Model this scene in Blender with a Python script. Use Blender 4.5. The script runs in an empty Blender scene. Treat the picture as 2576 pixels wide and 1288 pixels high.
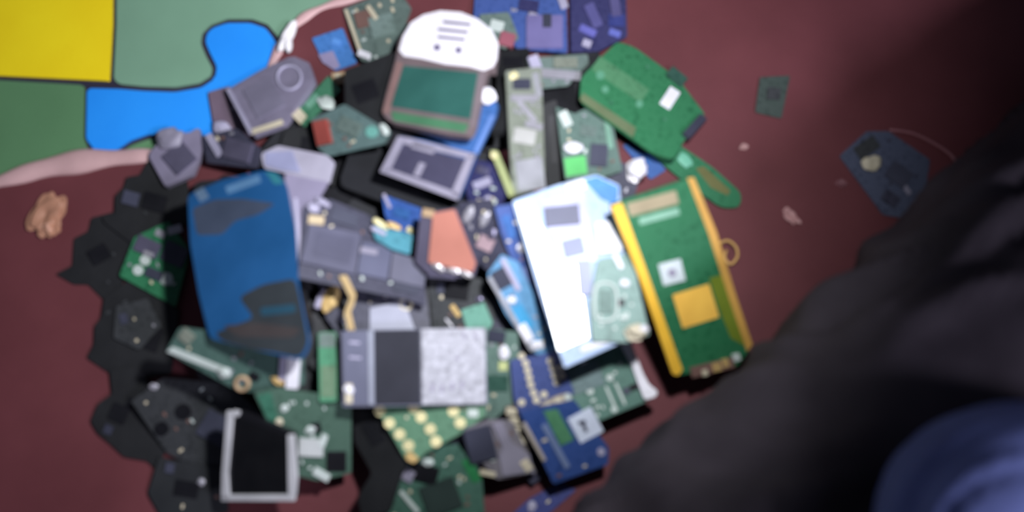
import bpy, bmesh, math, random
import numpy as np
from mathutils import Vector, Matrix, noise

# ------------------------------------------------------------------ camera, world, light, exposure
SC = bpy.context.scene
COL = SC.collection
W, H = 2576, 1288
CAM = Vector((0.0, -0.10, 0.50))
FPX = 2040.0
cam_d = bpy.data.cameras.new('camera')
cam = bpy.data.objects.new('camera', cam_d)
COL.objects.link(cam)
cam.location = CAM
cam.rotation_euler = (Vector((0, 0, 0)) - CAM).to_track_quat('-Z', 'Y').to_euler()
cam_d.sensor_width = 36.0
cam_d.lens = FPX / W * 36.0
cam_d.clip_start = 0.01
cam_d.dof.use_dof = True                       # the photograph is out of focus: focused past the heap
cam_d.dof.focus_distance = 0.95
cam_d.dof.aperture_fstop = 3.8
SC.camera = cam
RM = (Vector((0, 0, 0)) - CAM).to_track_quat('-Z', 'Y').to_matrix()

w = bpy.data.worlds.new('World')
SC.world = w
w.use_nodes = True
w.node_tree.nodes['Background'].inputs[0].default_value = (0.50, 0.55, 0.78, 1)
w.node_tree.nodes['Background'].inputs[1].default_value = 0.09

def ray(px, py):
    return (RM @ Vector(((px - W / 2) / FPX, -(py - H / 2) / FPX, -1.0))).normalized()

def hit(px, py, a=0.0, b=0.0, c=0.0):          # pixel -> point on the plane z = a x + b y + c
    d = ray(px, py)
    t = (a * CAM.x + b * CAM.y + c - CAM.z) / (d.z - a * d.x - b * d.y)
    return CAM + d * t

def lamp_spot(name, loc, aim, power, cone, blend, radius, color):
    l = bpy.data.lights.new(name, 'SPOT')
    l.energy = power; l.spot_size = math.radians(cone); l.spot_blend = blend
    l.shadow_soft_size = radius; l.color = color
    o = bpy.data.objects.new(name, l); COL.objects.link(o)
    o.location = loc
    o.rotation_euler = (Vector(aim) - Vector(loc)).to_track_quat('-Z', 'Y').to_euler()
    return o
TORCH = Vector((0.056, 0.020, 0.37))
lamp_spot('torch_light', TORCH, hit(720, 190), 8.1, 135, 1.0, 0.012, (0.93, 0.95, 1.0))
rl = bpy.data.lights.new('fill_lamp', 'POINT'); rl.energy = 22.0; rl.color = (0.82, 0.80, 1.0); rl.shadow_soft_size = 0.10
ro = bpy.data.objects.new('fill_lamp', rl); COL.objects.link(ro); ro.location = (0.64, -0.34, 0.84)   # unseen fill lamp, added to brighten the trousers and sleeve

SC.view_settings.view_transform = 'Standard'
SC.view_settings.look = 'None'
SC.view_settings.gamma = 1.0
SC.view_settings.use_curve_mapping = False
SC.view_settings.exposure = 0.0

# ------------------------------------------------------------------ materials
def lin(c):
    return tuple((x / 255 / 12.92) if x <= 10 else ((x / 255 + 0.055) / 1.055) ** 2.4 for x in c) + (1.0,)

MATS = {}
def mat(color, rough=0.5, metal=0.0, kind='plain', amt=0.25, scale=60.0, spec=0.5):
    """kind: plain (soft mottling), pcb (copper traces under the lacquer), cloth (weave bump), metal (brushed), dirty (stains)"""
    key = (tuple(color), rough, metal, kind, amt, scale, spec)
    if key in MATS: return MATS[key]
    m = bpy.data.materials.new('%s_%d_%d_%d' % (kind, *color)); m.use_nodes = True
    nt = m.node_tree; N = nt.nodes; L = nt.links
    bs = N['Principled BSDF']
    bs.inputs['Roughness'].default_value = rough; bs.inputs['Metallic'].default_value = metal
    bs.inputs['Specular IOR Level'].default_value = spec
    tc = N.new('ShaderNodeTexCoord')
    nz = N.new('ShaderNodeTexNoise'); nz.inputs['Scale'].default_value = scale; nz.inputs['Detail'].default_value = 5
    L.new(tc.outputs['Object'], nz.inputs['Vector'])
    base = lin(color)
    mix = N.new('ShaderNodeMix'); mix.data_type = 'RGBA'
    mix.inputs[6].default_value = tuple(x * (1 - amt) for x in base[:3]) + (1,)
    mix.inputs[7].default_value = tuple(min(1, x * (1 + amt) + 0.004) for x in base[:3]) + (1,)
    rp = N.new('ShaderNodeMapRange'); rp.inputs[1].default_value = 0.3; rp.inputs[2].default_value = 0.7
    L.new(nz.outputs['Fac'], rp.inputs[0]); L.new(rp.outputs[0], mix.inputs[0])
    out = mix.outputs[2]
    if kind == 'pcb':
        vo = N.new('ShaderNodeTexVoronoi'); vo.distance = 'MANHATTAN'; vo.feature = 'DISTANCE_TO_EDGE' if False else 'F1'
        vo.inputs['Scale'].default_value = 260.0
        L.new(tc.outputs['Object'], vo.inputs['Vector'])
        mr = N.new('ShaderNodeMapRange'); mr.inputs[1].default_value = 0.5; mr.inputs[2].default_value = 0.62
        L.new(vo.outputs['Distance'], mr.inputs[0])
        m2 = N.new('ShaderNodeMix'); m2.data_type = 'RGBA'
        m2.inputs[7].default_value = tuple(min(1, x * 1.18 + 0.008) for x in base[:3]) + (1,)
        L.new(mr.outputs[0], m2.inputs[0]); L.new(out, m2.inputs[6])
        out = m2.outputs[2]
    if kind == 'dirty':
        n2 = N.new('ShaderNodeTexNoise'); n2.inputs['Scale'].default_value = 26.0; n2.inputs['Detail'].default_value = 6
        mp = N.new('ShaderNodeMapping'); mp.inputs['Scale'].default_value = (0.6, 1.4, 1); mp.inputs['Location'].default_value = (3.1, 0.4, 0)
        L.new(tc.outputs['Object'], mp.inputs['Vector']); L.new(mp.outputs[0], n2.inputs['Vector'])
        mr = N.new('ShaderNodeMapRange'); mr.inputs[1].default_value = 0.50; mr.inputs[2].default_value = 0.68; mr.inputs[4].default_value = 0.8
        L.new(n2.outputs['Fac'], mr.inputs[0])
        m2 = N.new('ShaderNodeMix'); m2.data_type = 'RGBA'
        m2.inputs[7].default_value = lin((92, 84, 82))
        L.new(mr.outputs[0], m2.inputs[0]); L.new(out, m2.inputs[6])
        out = m2.outputs[2]
    if kind in ('cloth', 'metal', 'crumple'):
        bn = N.new('ShaderNodeTexNoise'); bn.inputs['Detail'].default_value = 6
        bn.inputs['Scale'].default_value = {'cloth': 900.0, 'metal': 160.0, 'crumple': 180.0}[kind]
        L.new(tc.outputs['Object'], bn.inputs['Vector'])
        bp = N.new('ShaderNodeBump'); bp.inputs['Strength'].default_value = {'cloth': 0.35, 'metal': 0.12, 'crumple': 0.6}[kind]
        bp.inputs['Distance'].default_value = 0.001
        L.new(bn.outputs['Fac'], bp.inputs['Height']); L.new(bp.outputs[0], bs.inputs['Normal'])
    L.new(out, bs.inputs['Base Color'])
    MATS[key] = m
    return m

def pcb(c, rough=0.52): return mat(c, rough, 0, 'pcb', 0.25, 70, 0.35)
def plastic(c, rough=0.5): return mat(c, rough, 0, 'plain', 0.12, 50, 0.4)
def metal(c, rough=0.38, me=0.55): return mat(c, rough, me, 'metal', 0.15, 90)

GREEN = pcb((36, 104, 68)); GREEN2 = pcb((62, 116, 88)); DGREEN = pcb((44, 78, 66)); GGREY = pcb((92, 108, 102))
PALEG = pcb((112, 118, 106)); BLUE = pcb((42, 88, 148)); NAVY = pcb((46, 54, 112)); VIOLET = pcb((44, 44, 84)); TEAL = pcb((60, 124, 138))
SLATE = pcb((54, 54, 70)); DSLATE = plastic((66, 68, 84)); BLACK = plastic((22, 22, 26), 0.35); CHIP = plastic((58, 60, 74), 0.4)
DARK = pcb((50, 52, 54)); CHASSIS = plastic((26, 27, 32), 0.6)
SHIELD = metal((112, 108, 130)); SHIELDB = metal((205, 206, 212), 0.33); TIN = metal((176, 174, 182), 0.42, 0.4)
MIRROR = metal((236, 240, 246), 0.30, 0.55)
WHITE = plastic((232, 230, 236), 0.5); CREAM = plastic((206, 196, 170)); GOLD = metal((204, 172, 112), 0.5, 0.15); PALEGOLD = metal((226, 216, 164), 0.45, 0.1)
YELLOW = plastic((244, 190, 62), 0.4); TAN = plastic((176, 150, 118)); BROWN = plastic((120, 92, 84)); RED = plastic((150, 72, 64))
COPPER = mat((182, 118, 102), 0.55, 0.0, 'metal', 0.08, 40); GREYMARK = plastic((120, 112, 140)); FOIL = mat((200, 196, 198), 0.35, 0.5, 'crumple')
LGREEN = plastic((96, 190, 108)); GREYP = plastic((140, 136, 152)); LILAC = plastic((168, 164, 186)); PALE = plastic((196, 206, 200))

# ------------------------------------------------------------------ shape helpers
def round_poly(P, r, n=4):
    if r <= 0: return list(P)
    out = []; k = len(P)
    for i in range(k):
        p0, p, p1 = Vector(P[i - 1]), Vector(P[i]), Vector(P[(i + 1) % k])
        d0, d1 = (p0 - p), (p1 - p)
        rr = min(r, d0.length * 0.45, d1.length * 0.45)
        a, b = p + d0.normalized() * rr, p + d1.normalized() * rr
        for j in range(n + 1):
            t = j / n
            out.append(tuple((1 - t) ** 2 * a + 2 * t * (1 - t) * p + t * t * b))
    return out

def area2(P):
    return sum(P[i - 1][0] * P[i][1] - P[i][0] * P[i - 1][1] for i in range(len(P)))

def add_prism(bm, P, z0, z1, bevel=0.0):
    if area2(P) < 0: P = P[::-1]
    lo = [bm.verts.new((x, y, z0)) for x, y in P]
    hi = [bm.verts.new((x, y, z1)) for x, y in P]
    k = len(P)
    top = bm.faces.new(hi); bm.faces.new(lo[::-1])
    for i in range(k):
        bm.faces.new((lo[i], lo[(i + 1) % k], hi[(i + 1) % k], hi[i]))
    if bevel > 0:
        bmesh.ops.bevel(bm, geom=list(top.edges), offset=bevel, segments=2, affect='EDGES', clamp_overlap=True)

def add_tube(bm, pts, r, n=10, flat=1.0, closed=False):
    pts = [Vector(p) for p in pts]; rings = []
    k = len(pts)
    for i, p in enumerate(pts):
        if closed: t = pts[(i + 1) % k] - pts[i - 1]
        else: t = pts[min(i + 1, k - 1)] - pts[max(i - 1, 0)]
        t.normalize()
        s = t.cross(Vector((0, 0, 1)))
        if s.length < 1e-4: s = Vector((1, 0, 0))
        s.normalize(); u = s.cross(t)
        rr = r(i / max(1, k - 1)) if callable(r) else r
        rings.append([bm.verts.new(p + (s * math.cos(2 * math.pi * j / n) + u * math.sin(2 * math.pi * j / n) * flat) * rr) for j in range(n)])
    m = k if closed else k - 1
    for i in range(m):
        A, B = rings[i], rings[(i + 1) % k]
        for j in range(n):
            bm.faces.new((A[j], A[(j + 1) % n], B[(j + 1) % n], B[j]))
    if not closed:
        bm.faces.new(rings[0][::-1]); bm.faces.new(rings[-1])

def add_blob(bm, c, rx, ry, rz, seed=0, rough=0.22, ang=0.0, sub=3):
    g = bmesh.ops.create_icosphere(bm, subdivisions=sub, radius=1.0)
    ca, sa = math.cos(ang), math.sin(ang)
    for v in g['verts']:
        q = v.co.copy()
        f = 1 + rough * noise.noise(q * 1.7 + Vector((seed * 3.7, 1.3, 0))) * 1.6
        x, y, z = q.x * rx * f, q.y * ry * f, (q.z * 0.5 + 0.5) * rz * f
        z = max(z, 0)
        v.co = Vector((c[0] + x * ca - y * sa, c[1] + x * sa + y * ca, c[2] + z))

def link(name, bm, m, parent=None, smooth=False, label=None):
    me = bpy.data.meshes.new(name)
    bmesh.ops.recalc_face_normals(bm, faces=bm.faces)
    bm.to_mesh(me); bm.free()
    if smooth:
        for p in me.polygons: p.use_smooth = True
    me.materials.append(m)
    o = bpy.data.objects.new(name, me); COL.objects.link(o)
    if parent: o.parent = parent
    if label: o['label'] = label
    return o

def tag(o, label, cat, group=None):
    o['label'] = label; o['category'] = cat
    if group: o['group'] = group
    return o

def empty(name, loc=(0, 0, 0)):
    o = bpy.data.objects.new(name, None); COL.objects.link(o); o.location = loc
    o.empty_display_size = 0.02
    return o

def smooth_path(pts, n=8, closed=False):
    P = [Vector(p) for p in pts]; out = []; k = len(P)
    rng = range(k) if closed else range(k - 1)
    for i in rng:
        p0 = P[i - 1] if (closed or i > 0) else P[i]
        p1 = P[i]; p2 = P[(i + 1) % k]; p3 = P[(i + 2) % k] if (closed or i + 2 < k) else p2
        for j in range(n):
            t = j / n
            out.append(0.5 * ((2 * p1) + (p2 - p0) * t + (2 * p0 - 5 * p1 + 4 * p2 - p3) * t * t + (3 * p1 - p0 - 3 * p2 + p3) * t ** 3))
    if not closed: out.append(P[-1])
    return out

# ------------------------------------------------------------------ the setting: floor
bm = bmesh.new(); add_prism(bm, [(-0.9, -0.7), (0.9, -0.7), (0.9, 0.8), (-0.9, 0.8)], -0.016, -0.006)
fl = link('floor', bm, plastic((70, 60, 58), 0.7)); fl['kind'] = 'structure'

# ------------------------------------------------------------------ puzzle floor mat
mt = tag(empty('play_mat', (-0.25, 0.12, -0.006)), 'floor mat of yellow, green and blue jigsaw shapes at the upper left corner', 'mat')
def mat_part(name, px, m, z0, z1, rnd, label=None, bev=0.0006):
    P = [(p.x + 0.25, p.y - 0.12) for p in (hit(x, y, 0, 0, -0.0015) for x, y in px)]
    b = bmesh.new(); add_prism(b, round_poly(P, rnd, 5), z0, z1, bev)
    return link(name, b, m, mt, label=label)
mat_part('backing', [(-350, -250), (1250, -250), (1250, 800), (-350, 800)], plastic((48, 44, 62), 0.6), 0.0, 0.0028, 0)
FOAM = lambda c: mat(c, 0.62, 0, 'cloth', 0.08, 14, 0.3)
mat_part('puzzle_panel', [(-340, -240), (284, -240), (282, 60), (274, 203), (0, 190), (-340, 176)], FOAM((255, 222, 20)), 0.0028, 0.0045, 0.001, 'yellow square panel')
gA = [(294, -240), (293, 60), (286, 200), (300, 211), (360, 217), (440, 219), (500, 209), (529, 190), (533, 170), (516, 138), (504, 108), (507, 82), (528, 62), (570, 47), (632, 47), (673, 61), (701, 94), (730, 160), (900, 200), (1000, -240)]
mat_part('puzzle_panel', gA, FOAM((124, 164, 136)), 0.0028, 0.0045, 0.002, 'pale green panel around the knob')
bl = [(219, 222), (300, 224), (360, 229), (440, 232), (506, 221), (541, 198), (546, 168), (528, 132), (517, 106), (521, 84), (536, 70), (572, 58), (630, 58), (668, 71), (690, 100), (716, 165), (740, 300), (640, 345), (420, 336), (370, 338), (325, 354), (285, 382), (240, 380), (217, 350)]
mat_part('puzzle_panel', bl, FOAM((34, 150, 255)), 0.0028, 0.0045, 0.0025, 'bright blue piece with a round knob')
gB = [(-340, 188), (0, 202), (211, 214), (208, 345), (226, 388), (286, 394), (330, 366), (375, 350), (430, 348), (640, 356), (700, 600), (-340, 700)]
mat_part('puzzle_panel', gB, FOAM((92, 136, 94)), 0.0028, 0.0045, 0.0025, 'dark green panel below the yellow square')

# ------------------------------------------------------------------ red sheet with its pale hem
edge_px = [(-420, 560), (-200, 512), (0, 456), (110, 424), (220, 404), (330, 394), (430, 384), (540, 350), (630, 270), (684, 160), (722, 88), (770, 40), (840, 8), (930, -14), (1050, -40), (1200, -130), (1300, -260)]
edge = smooth_path([hit(x, y) for x, y in edge_px], 6)
sh = tag(empty('floor_sheet'), 'dull red sheet spread under the heap, its pale hem crossing the upper left', 'sheet')
P = [(p.x, p.y) for p in edge] + [(0.75, 0.55), (0.75, -0.5), (-0.62, -0.5)]
bm = bmesh.new(); add_prism(bm, P, -0.0015, 0.0)
SHEET = mat((102, 51, 55), 0.62, 0, 'cloth', 0.16, 12, 0.3)
link('cloth', bm, SHEET, sh)
bm = bmesh.new()
add_tube(bm, [Vector((p.x, p.y, -0.0004)) for p in edge[4:86]], lambda t: 0.0030 + 0.0050 * math.exp(-((t - 0.22) / 0.11) ** 2) + 0.0008 * math.sin(t * 60), 12, 0.55)
link('hem', bm, mat((206, 168, 166), 0.55, 0, 'cloth', 0.12, 40, 0.4), sh, True, 'pale pinkish folded hem')

# ------------------------------------------------------------------ the settling grid: every piece is dropped until it rests on the ones below
GX0, GY0, GS = -0.45, -0.32, 0.0012
NX, NY = int(0.95 / GS), int(0.66 / GS)
HF = np.zeros((NY, NX))
XX, YY = np.meshgrid(GX0 + (np.arange(NX) + .5) * GS, GY0 + (np.arange(NY) + .5) * GS)

def raster(P):
    P = np.asarray([(p[0], p[1]) for p in P])
    i0, i1 = max(0, int((P[:, 0].min() - GX0) / GS)), min(NX, int((P[:, 0].max() - GX0) / GS) + 2)
    j0, j1 = max(0, int((P[:, 1].min() - GY0) / GS)), min(NY, int((P[:, 1].max() - GY0) / GS) + 2)
    x, y = XX[j0:j1, i0:i1], YY[j0:j1, i0:i1]
    ins = np.zeros(x.shape, bool)
    for k in range(len(P)):
        x0, y0 = P[k - 1]; x1, y1 = P[k]
        if y0 == y1: continue
        c = ((y0 > y) != (y1 > y)) & (x < (x1 - x0) * (y - y0) / (y1 - y0) + x0)
        ins ^= c
    d = ins.copy()                                   # grow by one cell for a safe margin
    d[1:] |= ins[:-1]; d[:-1] |= ins[1:]; d[:, 1:] |= ins[:, :-1]; d[:, :-1] |= ins[:, 1:]
    return (slice(j0, j1), slice(i0, i1)), d

def Rc(cx, cy, w_, h_, ang=0.0):
    a = math.radians(ang); ca, sa = math.cos(a), math.sin(a)
    return [(cx + x * ca - y * sa, cy + x * sa + y * ca) for x, y in ((-w_ / 2, -h_ / 2), (w_ / 2, -h_ / 2), (w_ / 2, h_ / 2), (-w_ / 2, h_ / 2))]
def Ci(cx, cy, r, n=14):
    return [(cx + r * math.cos(2 * math.pi * i / n), cy + r * math.sin(2 * math.pi * i / n)) for i in range(n)]
class Blob:
    def __init__(s, cx, cy, rx, ry, ang=0): s.v = (cx, cy, rx, ry, math.radians(-ang))
class Line:
    def __init__(s, pts, r, flat=1.0, closed=False): s.pts, s.r, s.flat, s.closed = pts, r, flat, closed

def pip(x, y, Q):
    r = False
    for k in range(len(Q)):
        (x0, y0), (x1, y1) = Q[k - 1], Q[k]
        if (y0 > y) != (y1 > y) and x < (x1 - x0) * (y - y0) / (y1 - y0) + x0: r = not r
    return r
MM = 0.001
SEED = [0]
def item(name, label, cat, outline, m, comps=(), th=1.2, rnd=1.5, tilt=0.45, fixed=None, smd=0, base='board_base', group=None, bev=0.0, smdm=None, lift=0.0):
    """outline and component outlines are pixel outlines laid on the piece's own resting plane; th, heights and rounding in mm"""
    SEED[0] += 1
    rng = random.Random(SEED[0] * 17 + 5)
    th_ = th * MM
    a = b = 0.0; c = th_ + 0.01
    for it in range(4):
        P = [hit(x, y, a, b, c) for x, y in outline]
        sl, msk = raster(P)
        hx, hy, hh = XX[sl][msk], YY[sl][msk], HF[sl][msk]
        cx, cy = hx.mean(), hy.mean()
        best = None
        for step in (0, 1):
            if fixed: cand = [fixed]
            elif step == 0: cand = [(p, q) for p in np.linspace(-tilt, tilt, 11) for q in np.linspace(-tilt, tilt, 11)]
            else: cand = [(best[1] + p, best[2] + q) for p in np.linspace(-tilt / 6, tilt / 6, 7) for q in np.linspace(-tilt / 6, tilt / 6, 7)]
            for p, q in cand:
                cc = (hh - p * hx - q * hy).max()
                mz = cc + p * cx + q * cy + 0.008 * (p * p + q * q)
                if best is None or mz < best[0]: best = (mz, p, q, cc)
        _, a, b, c0 = best
        c = c0 + 0.00025 + lift * MM + th_ * math.sqrt(1 + a * a + b * b)
    n = Vector((-a, -b, 1)).normalized()
    T = [hit(x, y, a, b, c) for x, y in outline]
    cen = sum(T, Vector()) / len(T)
    O = cen - n * th_
    X = (Vector((1, 0, 0)) - n * n.x).normalized(); Y = n.cross(X)
    M = Matrix((X, Y, n)).transposed().to_4x4(); M.translation = O
    loc = lambda p: ((p - O).dot(X), (p - O).dot(Y))
    root = empty(name); root.matrix_world = M
    tag(root, label, cat, group)
    bm = bmesh.new(); add_prism(bm, round_poly([loc(p) for p in T], rnd * MM), 0, th_, bev * MM)
    link(base, bm, m, root)
    sl, msk = raster(T)
    top = a * XX[sl] + b * YY[sl] + c
    HF[sl] = np.where(msk, np.maximum(HF[sl], top), HF[sl])
    comps = list(comps)
    if smd:
        lo = [min(p[i] for p in outline) for i in (0, 1)]; hi = [max(p[i] for p in outline) for i in (0, 1)]
        ctr = (sum(p[0] for p in outline) / len(outline), sum(p[1] for p in outline) / len(outline))
        sh_ = [(ctr[0] + (p[0] - ctr[0]) * .88, ctr[1] + (p[1] - ctr[1]) * .88) for p in outline]
        inside = pip
        polys = [q[1] for q in comps if isinstance(q[1], list)]
        ang0 = math.degrees(math.atan2(outline[1][1] - outline[0][1], outline[1][0] - outline[0][0]))
        made = tries = 0
        while made < smd and tries < smd * 30:
            tries += 1
            x, y = rng.uniform(lo[0], hi[0]), rng.uniform(lo[1], hi[1])
            big = rng.random() < 0.18
            w_, h_ = (rng.uniform(18, 30), rng.uniform(14, 24)) if big else (rng.uniform(7, 13), rng.uniform(5, 8))
            R_ = Rc(x, y, w_, h_, ang0 + rng.choice((0, 90)))
            if not all(inside(u, v, sh_) for u, v in R_): continue
            if any(inside(u, v, Q) for Q in polys for u, v in R_ + [(x, y)]) or any(inside(u, v, R_) for Q in polys for u, v in Q): continue
            made += 1; polys.append(R_)
            comps.append(('chip' if big else 'capacitor', R_, 1.0 if big else 0.7, rng.choice((CHIP, BLACK, DSLATE)) if big else (smdm or rng.choice((CREAM, TIN, PALE, BROWN)))))
    done = []
    for q in comps:
        pname, shp, h = q[0], q[1], q[2] * MM
        pm = q[3]; o = q[4] if len(q) > 4 else {}
        z0 = th_ + o.get('z', 0) * MM
        if isinstance(shp, Blob):
            x, y, rx, ry, an = shp.v
            ctr = hit(x, y, a, b, c); u, v = loc(ctr)
            k = (ctr - CAM).length / FPX
            bm = bmesh.new(); add_blob(bm, (u, v, z0 - 0.0002), rx * k, ry * k, h, SEED[0] + x, o.get('rough', .22), an)
            link(pname, bm, pm, root, True, o.get('label'))
            continue
        if isinstance(shp, Line):
            pts = [Vector((*loc(hit(x, y, a, b, c)), z0 + h)) for x, y in shp.pts]
            bm = bmesh.new(); add_tube(bm, smooth_path(pts, 6, shp.closed), shp.r * MM, 8, shp.flat, shp.closed)
            link(pname, bm, pm, root, True, o.get('label'))
            continue
        Q = [hit(x, y, a, b, c) for x, y in shp]
        host = root
        if 'z' in o:                                     # printed or mounted on another part: its sub-part
            mx, my = sum(p[0] for p in shp) / len(shp), sum(p[1] for p in shp) / len(shp)
            for po, pq in done:
                if pip(mx, my, pq): host = po
        bm = bmesh.new(); add_prism(bm, round_poly([loc(p) for p in Q], o.get('rnd', 0.4) * MM, 3), z0, z0 + h, o.get('bev', min(0.35, q[2] * .3)) * MM)
        ob = link(pname, bm, pm, host, False, o.get('label'))
        if 'z' not in o: done.append((ob, shp))
        if h > 0.0002:
            sl, msk = raster(Q)
            tp = a * XX[sl] + b * YY[sl] + c + (h + o.get('z', 0) * MM) * math.sqrt(1 + a * a + b * b)
            HF[sl] = np.where(msk, np.maximum(HF[sl], tp), HF[sl])
    return root

CB = 'circuit board'
HEAP = 'circuit boards heaped on the red sheet'

# ------------------------------------------------------------------ the buried core of the heap
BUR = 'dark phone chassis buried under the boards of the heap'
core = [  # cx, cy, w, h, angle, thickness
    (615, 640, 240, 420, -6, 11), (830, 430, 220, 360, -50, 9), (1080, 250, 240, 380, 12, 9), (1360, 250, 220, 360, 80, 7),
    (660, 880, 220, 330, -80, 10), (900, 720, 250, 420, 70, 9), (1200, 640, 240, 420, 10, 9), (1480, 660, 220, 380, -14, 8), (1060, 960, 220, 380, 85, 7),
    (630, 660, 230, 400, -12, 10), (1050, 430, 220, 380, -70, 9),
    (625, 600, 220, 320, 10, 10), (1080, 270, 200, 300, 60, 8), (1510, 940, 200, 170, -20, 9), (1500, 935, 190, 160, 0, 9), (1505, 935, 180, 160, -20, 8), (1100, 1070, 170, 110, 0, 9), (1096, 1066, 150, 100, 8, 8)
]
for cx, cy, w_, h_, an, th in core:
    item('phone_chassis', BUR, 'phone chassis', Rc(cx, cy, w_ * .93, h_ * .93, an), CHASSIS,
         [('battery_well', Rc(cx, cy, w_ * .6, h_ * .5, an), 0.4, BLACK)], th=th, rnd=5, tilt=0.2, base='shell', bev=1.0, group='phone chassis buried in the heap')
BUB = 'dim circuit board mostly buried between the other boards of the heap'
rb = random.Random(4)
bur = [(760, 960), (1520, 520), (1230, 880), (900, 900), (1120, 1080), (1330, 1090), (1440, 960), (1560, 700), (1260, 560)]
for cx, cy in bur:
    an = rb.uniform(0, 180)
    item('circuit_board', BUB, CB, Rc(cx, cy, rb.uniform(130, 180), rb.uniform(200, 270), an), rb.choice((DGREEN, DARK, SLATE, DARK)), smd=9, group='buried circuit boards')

def B(label, outline, m, comps=(), **k):
    return item(k.pop('name', 'circuit_board'), label, k.pop('cat', CB), outline, m, comps, group=k.pop('group', HEAP), **k)

# ---- left flank, in the heap's own shadow
SHADE_INK = plastic((24, 25, 27), .65)  # black for boards and pieces added to stand in for deep shade
B('black board fragment at the heap\'s far left tip beside the bare sheet', [(140, 690), (182, 668), (186, 600), (222, 582), (230, 548), (300, 530), (356, 600), (306, 716), (268, 762), (222, 716), (186, 716)], SHADE_INK, [('chip', Rc(250, 640, 50, 40, -30), 1.2, BLACK)], smd=2, smdm=DARK)
B('black filler board for the shade between the pale hem and the small green board with bright pads', [(290, 492), (312, 470), (318, 446), (352, 440), (372, 404), (470, 452), (486, 560), (384, 582), (340, 620), (262, 560), (256, 544), (288, 538)], SHADE_INK, [('chip', Rc(390, 510, 60, 44, 15), 1.2, BLACK), ('shield_can', Rc(330, 500, 40, 34, 15), 1.6, DSLATE)], smd=2, smdm=DARK)
B('black notched filler board for the shade below the small green board with bright pads', [(262, 750), (330, 700), (450, 780), (430, 940), (310, 960), (262, 930), (218, 900), (236, 866), (238, 820), (254, 800)], SHADE_INK, [('chip', Rc(380, 850, 50, 60, 20), 1.2, BLACK)], smd=2, smdm=DARK)
B('black filler board for the shade, jutting out left under the large charcoal board', [(228, 1060), (246, 1016), (282, 990), (276, 930), (350, 920), (440, 1090), (392, 1180), (370, 1160), (312, 1150), (276, 1116), (246, 1092)], SHADE_INK, [('chip', Rc(300, 1040, 44, 44, 25), 1.2, BLACK)], smd=2, smdm=DARK)
B('dull grey fragment of board in the shadow at the heap\'s left edge', [(292, 770), (370, 750), (405, 820), (350, 880), (285, 850)], DARK, smd=4)
B('small green board with bright pads, shaded left of the big blue board', [(338, 596), (424, 556), (478, 630), (442, 772), (300, 694)], GREEN,
  [('shield_can', Rc(372, 622, 62, 42, 25), 1.6, SHIELD), ('pad', Rc(404, 588, 26, 18, 25), .5, TIN), ('pad', Rc(440, 578, 36, 20, -15), .5, TIN), ('pad', Rc(376, 640, 26, 12, 20), 2.0, TIN),
   ('pad', Ci(366, 655, 13), .6, PALE), ('pad', Ci(348, 680, 13), .6, PALE), ('pad', Ci(419, 702, 17), .6, PALE), ('chip', Rc(440, 640, 62, 52, 25), 1.2, DSLATE), ('chip', Rc(388, 690, 46, 26, 22), 1, CHIP)], smd=4)
B('large charcoal board with two dark holes at the heap\'s lower left corner', [(330, 1010), (410, 950), (570, 965), (660, 1040), (560, 1210), (420, 1140)], DARK,
  [('chip', Ci(462, 1035, 20), 1, BLACK), ('chip', Ci(408, 1078, 18), 1, BLACK), ('shield_can', Rc(550, 1080, 90, 70, 30), 1.4, DSLATE), ('solder_blob', Blob(388, 942 + 30, 10, 8), 1.5, TIN)], smd=8)
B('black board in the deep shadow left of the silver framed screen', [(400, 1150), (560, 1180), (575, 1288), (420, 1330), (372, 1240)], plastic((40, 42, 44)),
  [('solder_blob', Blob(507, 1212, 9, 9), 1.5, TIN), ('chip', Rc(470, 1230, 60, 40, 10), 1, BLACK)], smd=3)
# ---- upper left rim
B('grey lumpy module with notched top, touching the blue mat piece', [(372, 390), (430, 322), (470, 338), (500, 320), (512, 372), (486, 440), (416, 470)], plastic((128, 122, 142)),
  [('knob', Blob(430, 350, 30, 26), 4, GREYP), ('plate', Rc(452, 398, 66, 60, -40), 1.6, SHIELD)], th=4, base='body', bev=1, name='metal_module', cat='module')
B('brownish grey board corner between the blue mat piece and the grey shield box', [(524, 232), (578, 216), (640, 330), (600, 372), (540, 330)], plastic((110, 94, 108)),
  [('solder_blob', Blob(560, 325, 22, 18, 40), 3, LILAC, {'label': 'pale round blob'})], smd=3)
B('slate grey board with a bright sliver under the grey shield box', [(508, 344), (594, 322), (655, 372), (646, 424), (520, 410)], SLATE,
  [('shield_can', Rc(600, 380, 70, 50, 15), 1.6, SHIELD), ('bar', Rc(540, 366, 18, 60, -30), 1.2, LILAC)], smd=3)
B('grey metal shield box with a rounded end and pale edges at the upper left rim', [(572, 226), (664, 172), (736, 140), (778, 158), (792, 200), (740, 276), (716, 308), (634, 338)], metal((136, 130, 150), .45, .2),
  [('rim', Rc(604, 281, 11, 128, -28), .8, LILAC), ('rim', Rc(672, 320, 84, 12, -18), .8, CREAM), ('ring', Line(Ci(728, 196, 30), .9, 1, True), .3, LILAC), ('plate', Rc(664, 246, 78, 84, -28), .7, plastic((120, 116, 134)))],
  th=5, base='box', bev=.8, name='shield_box', cat='shield box')
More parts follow.
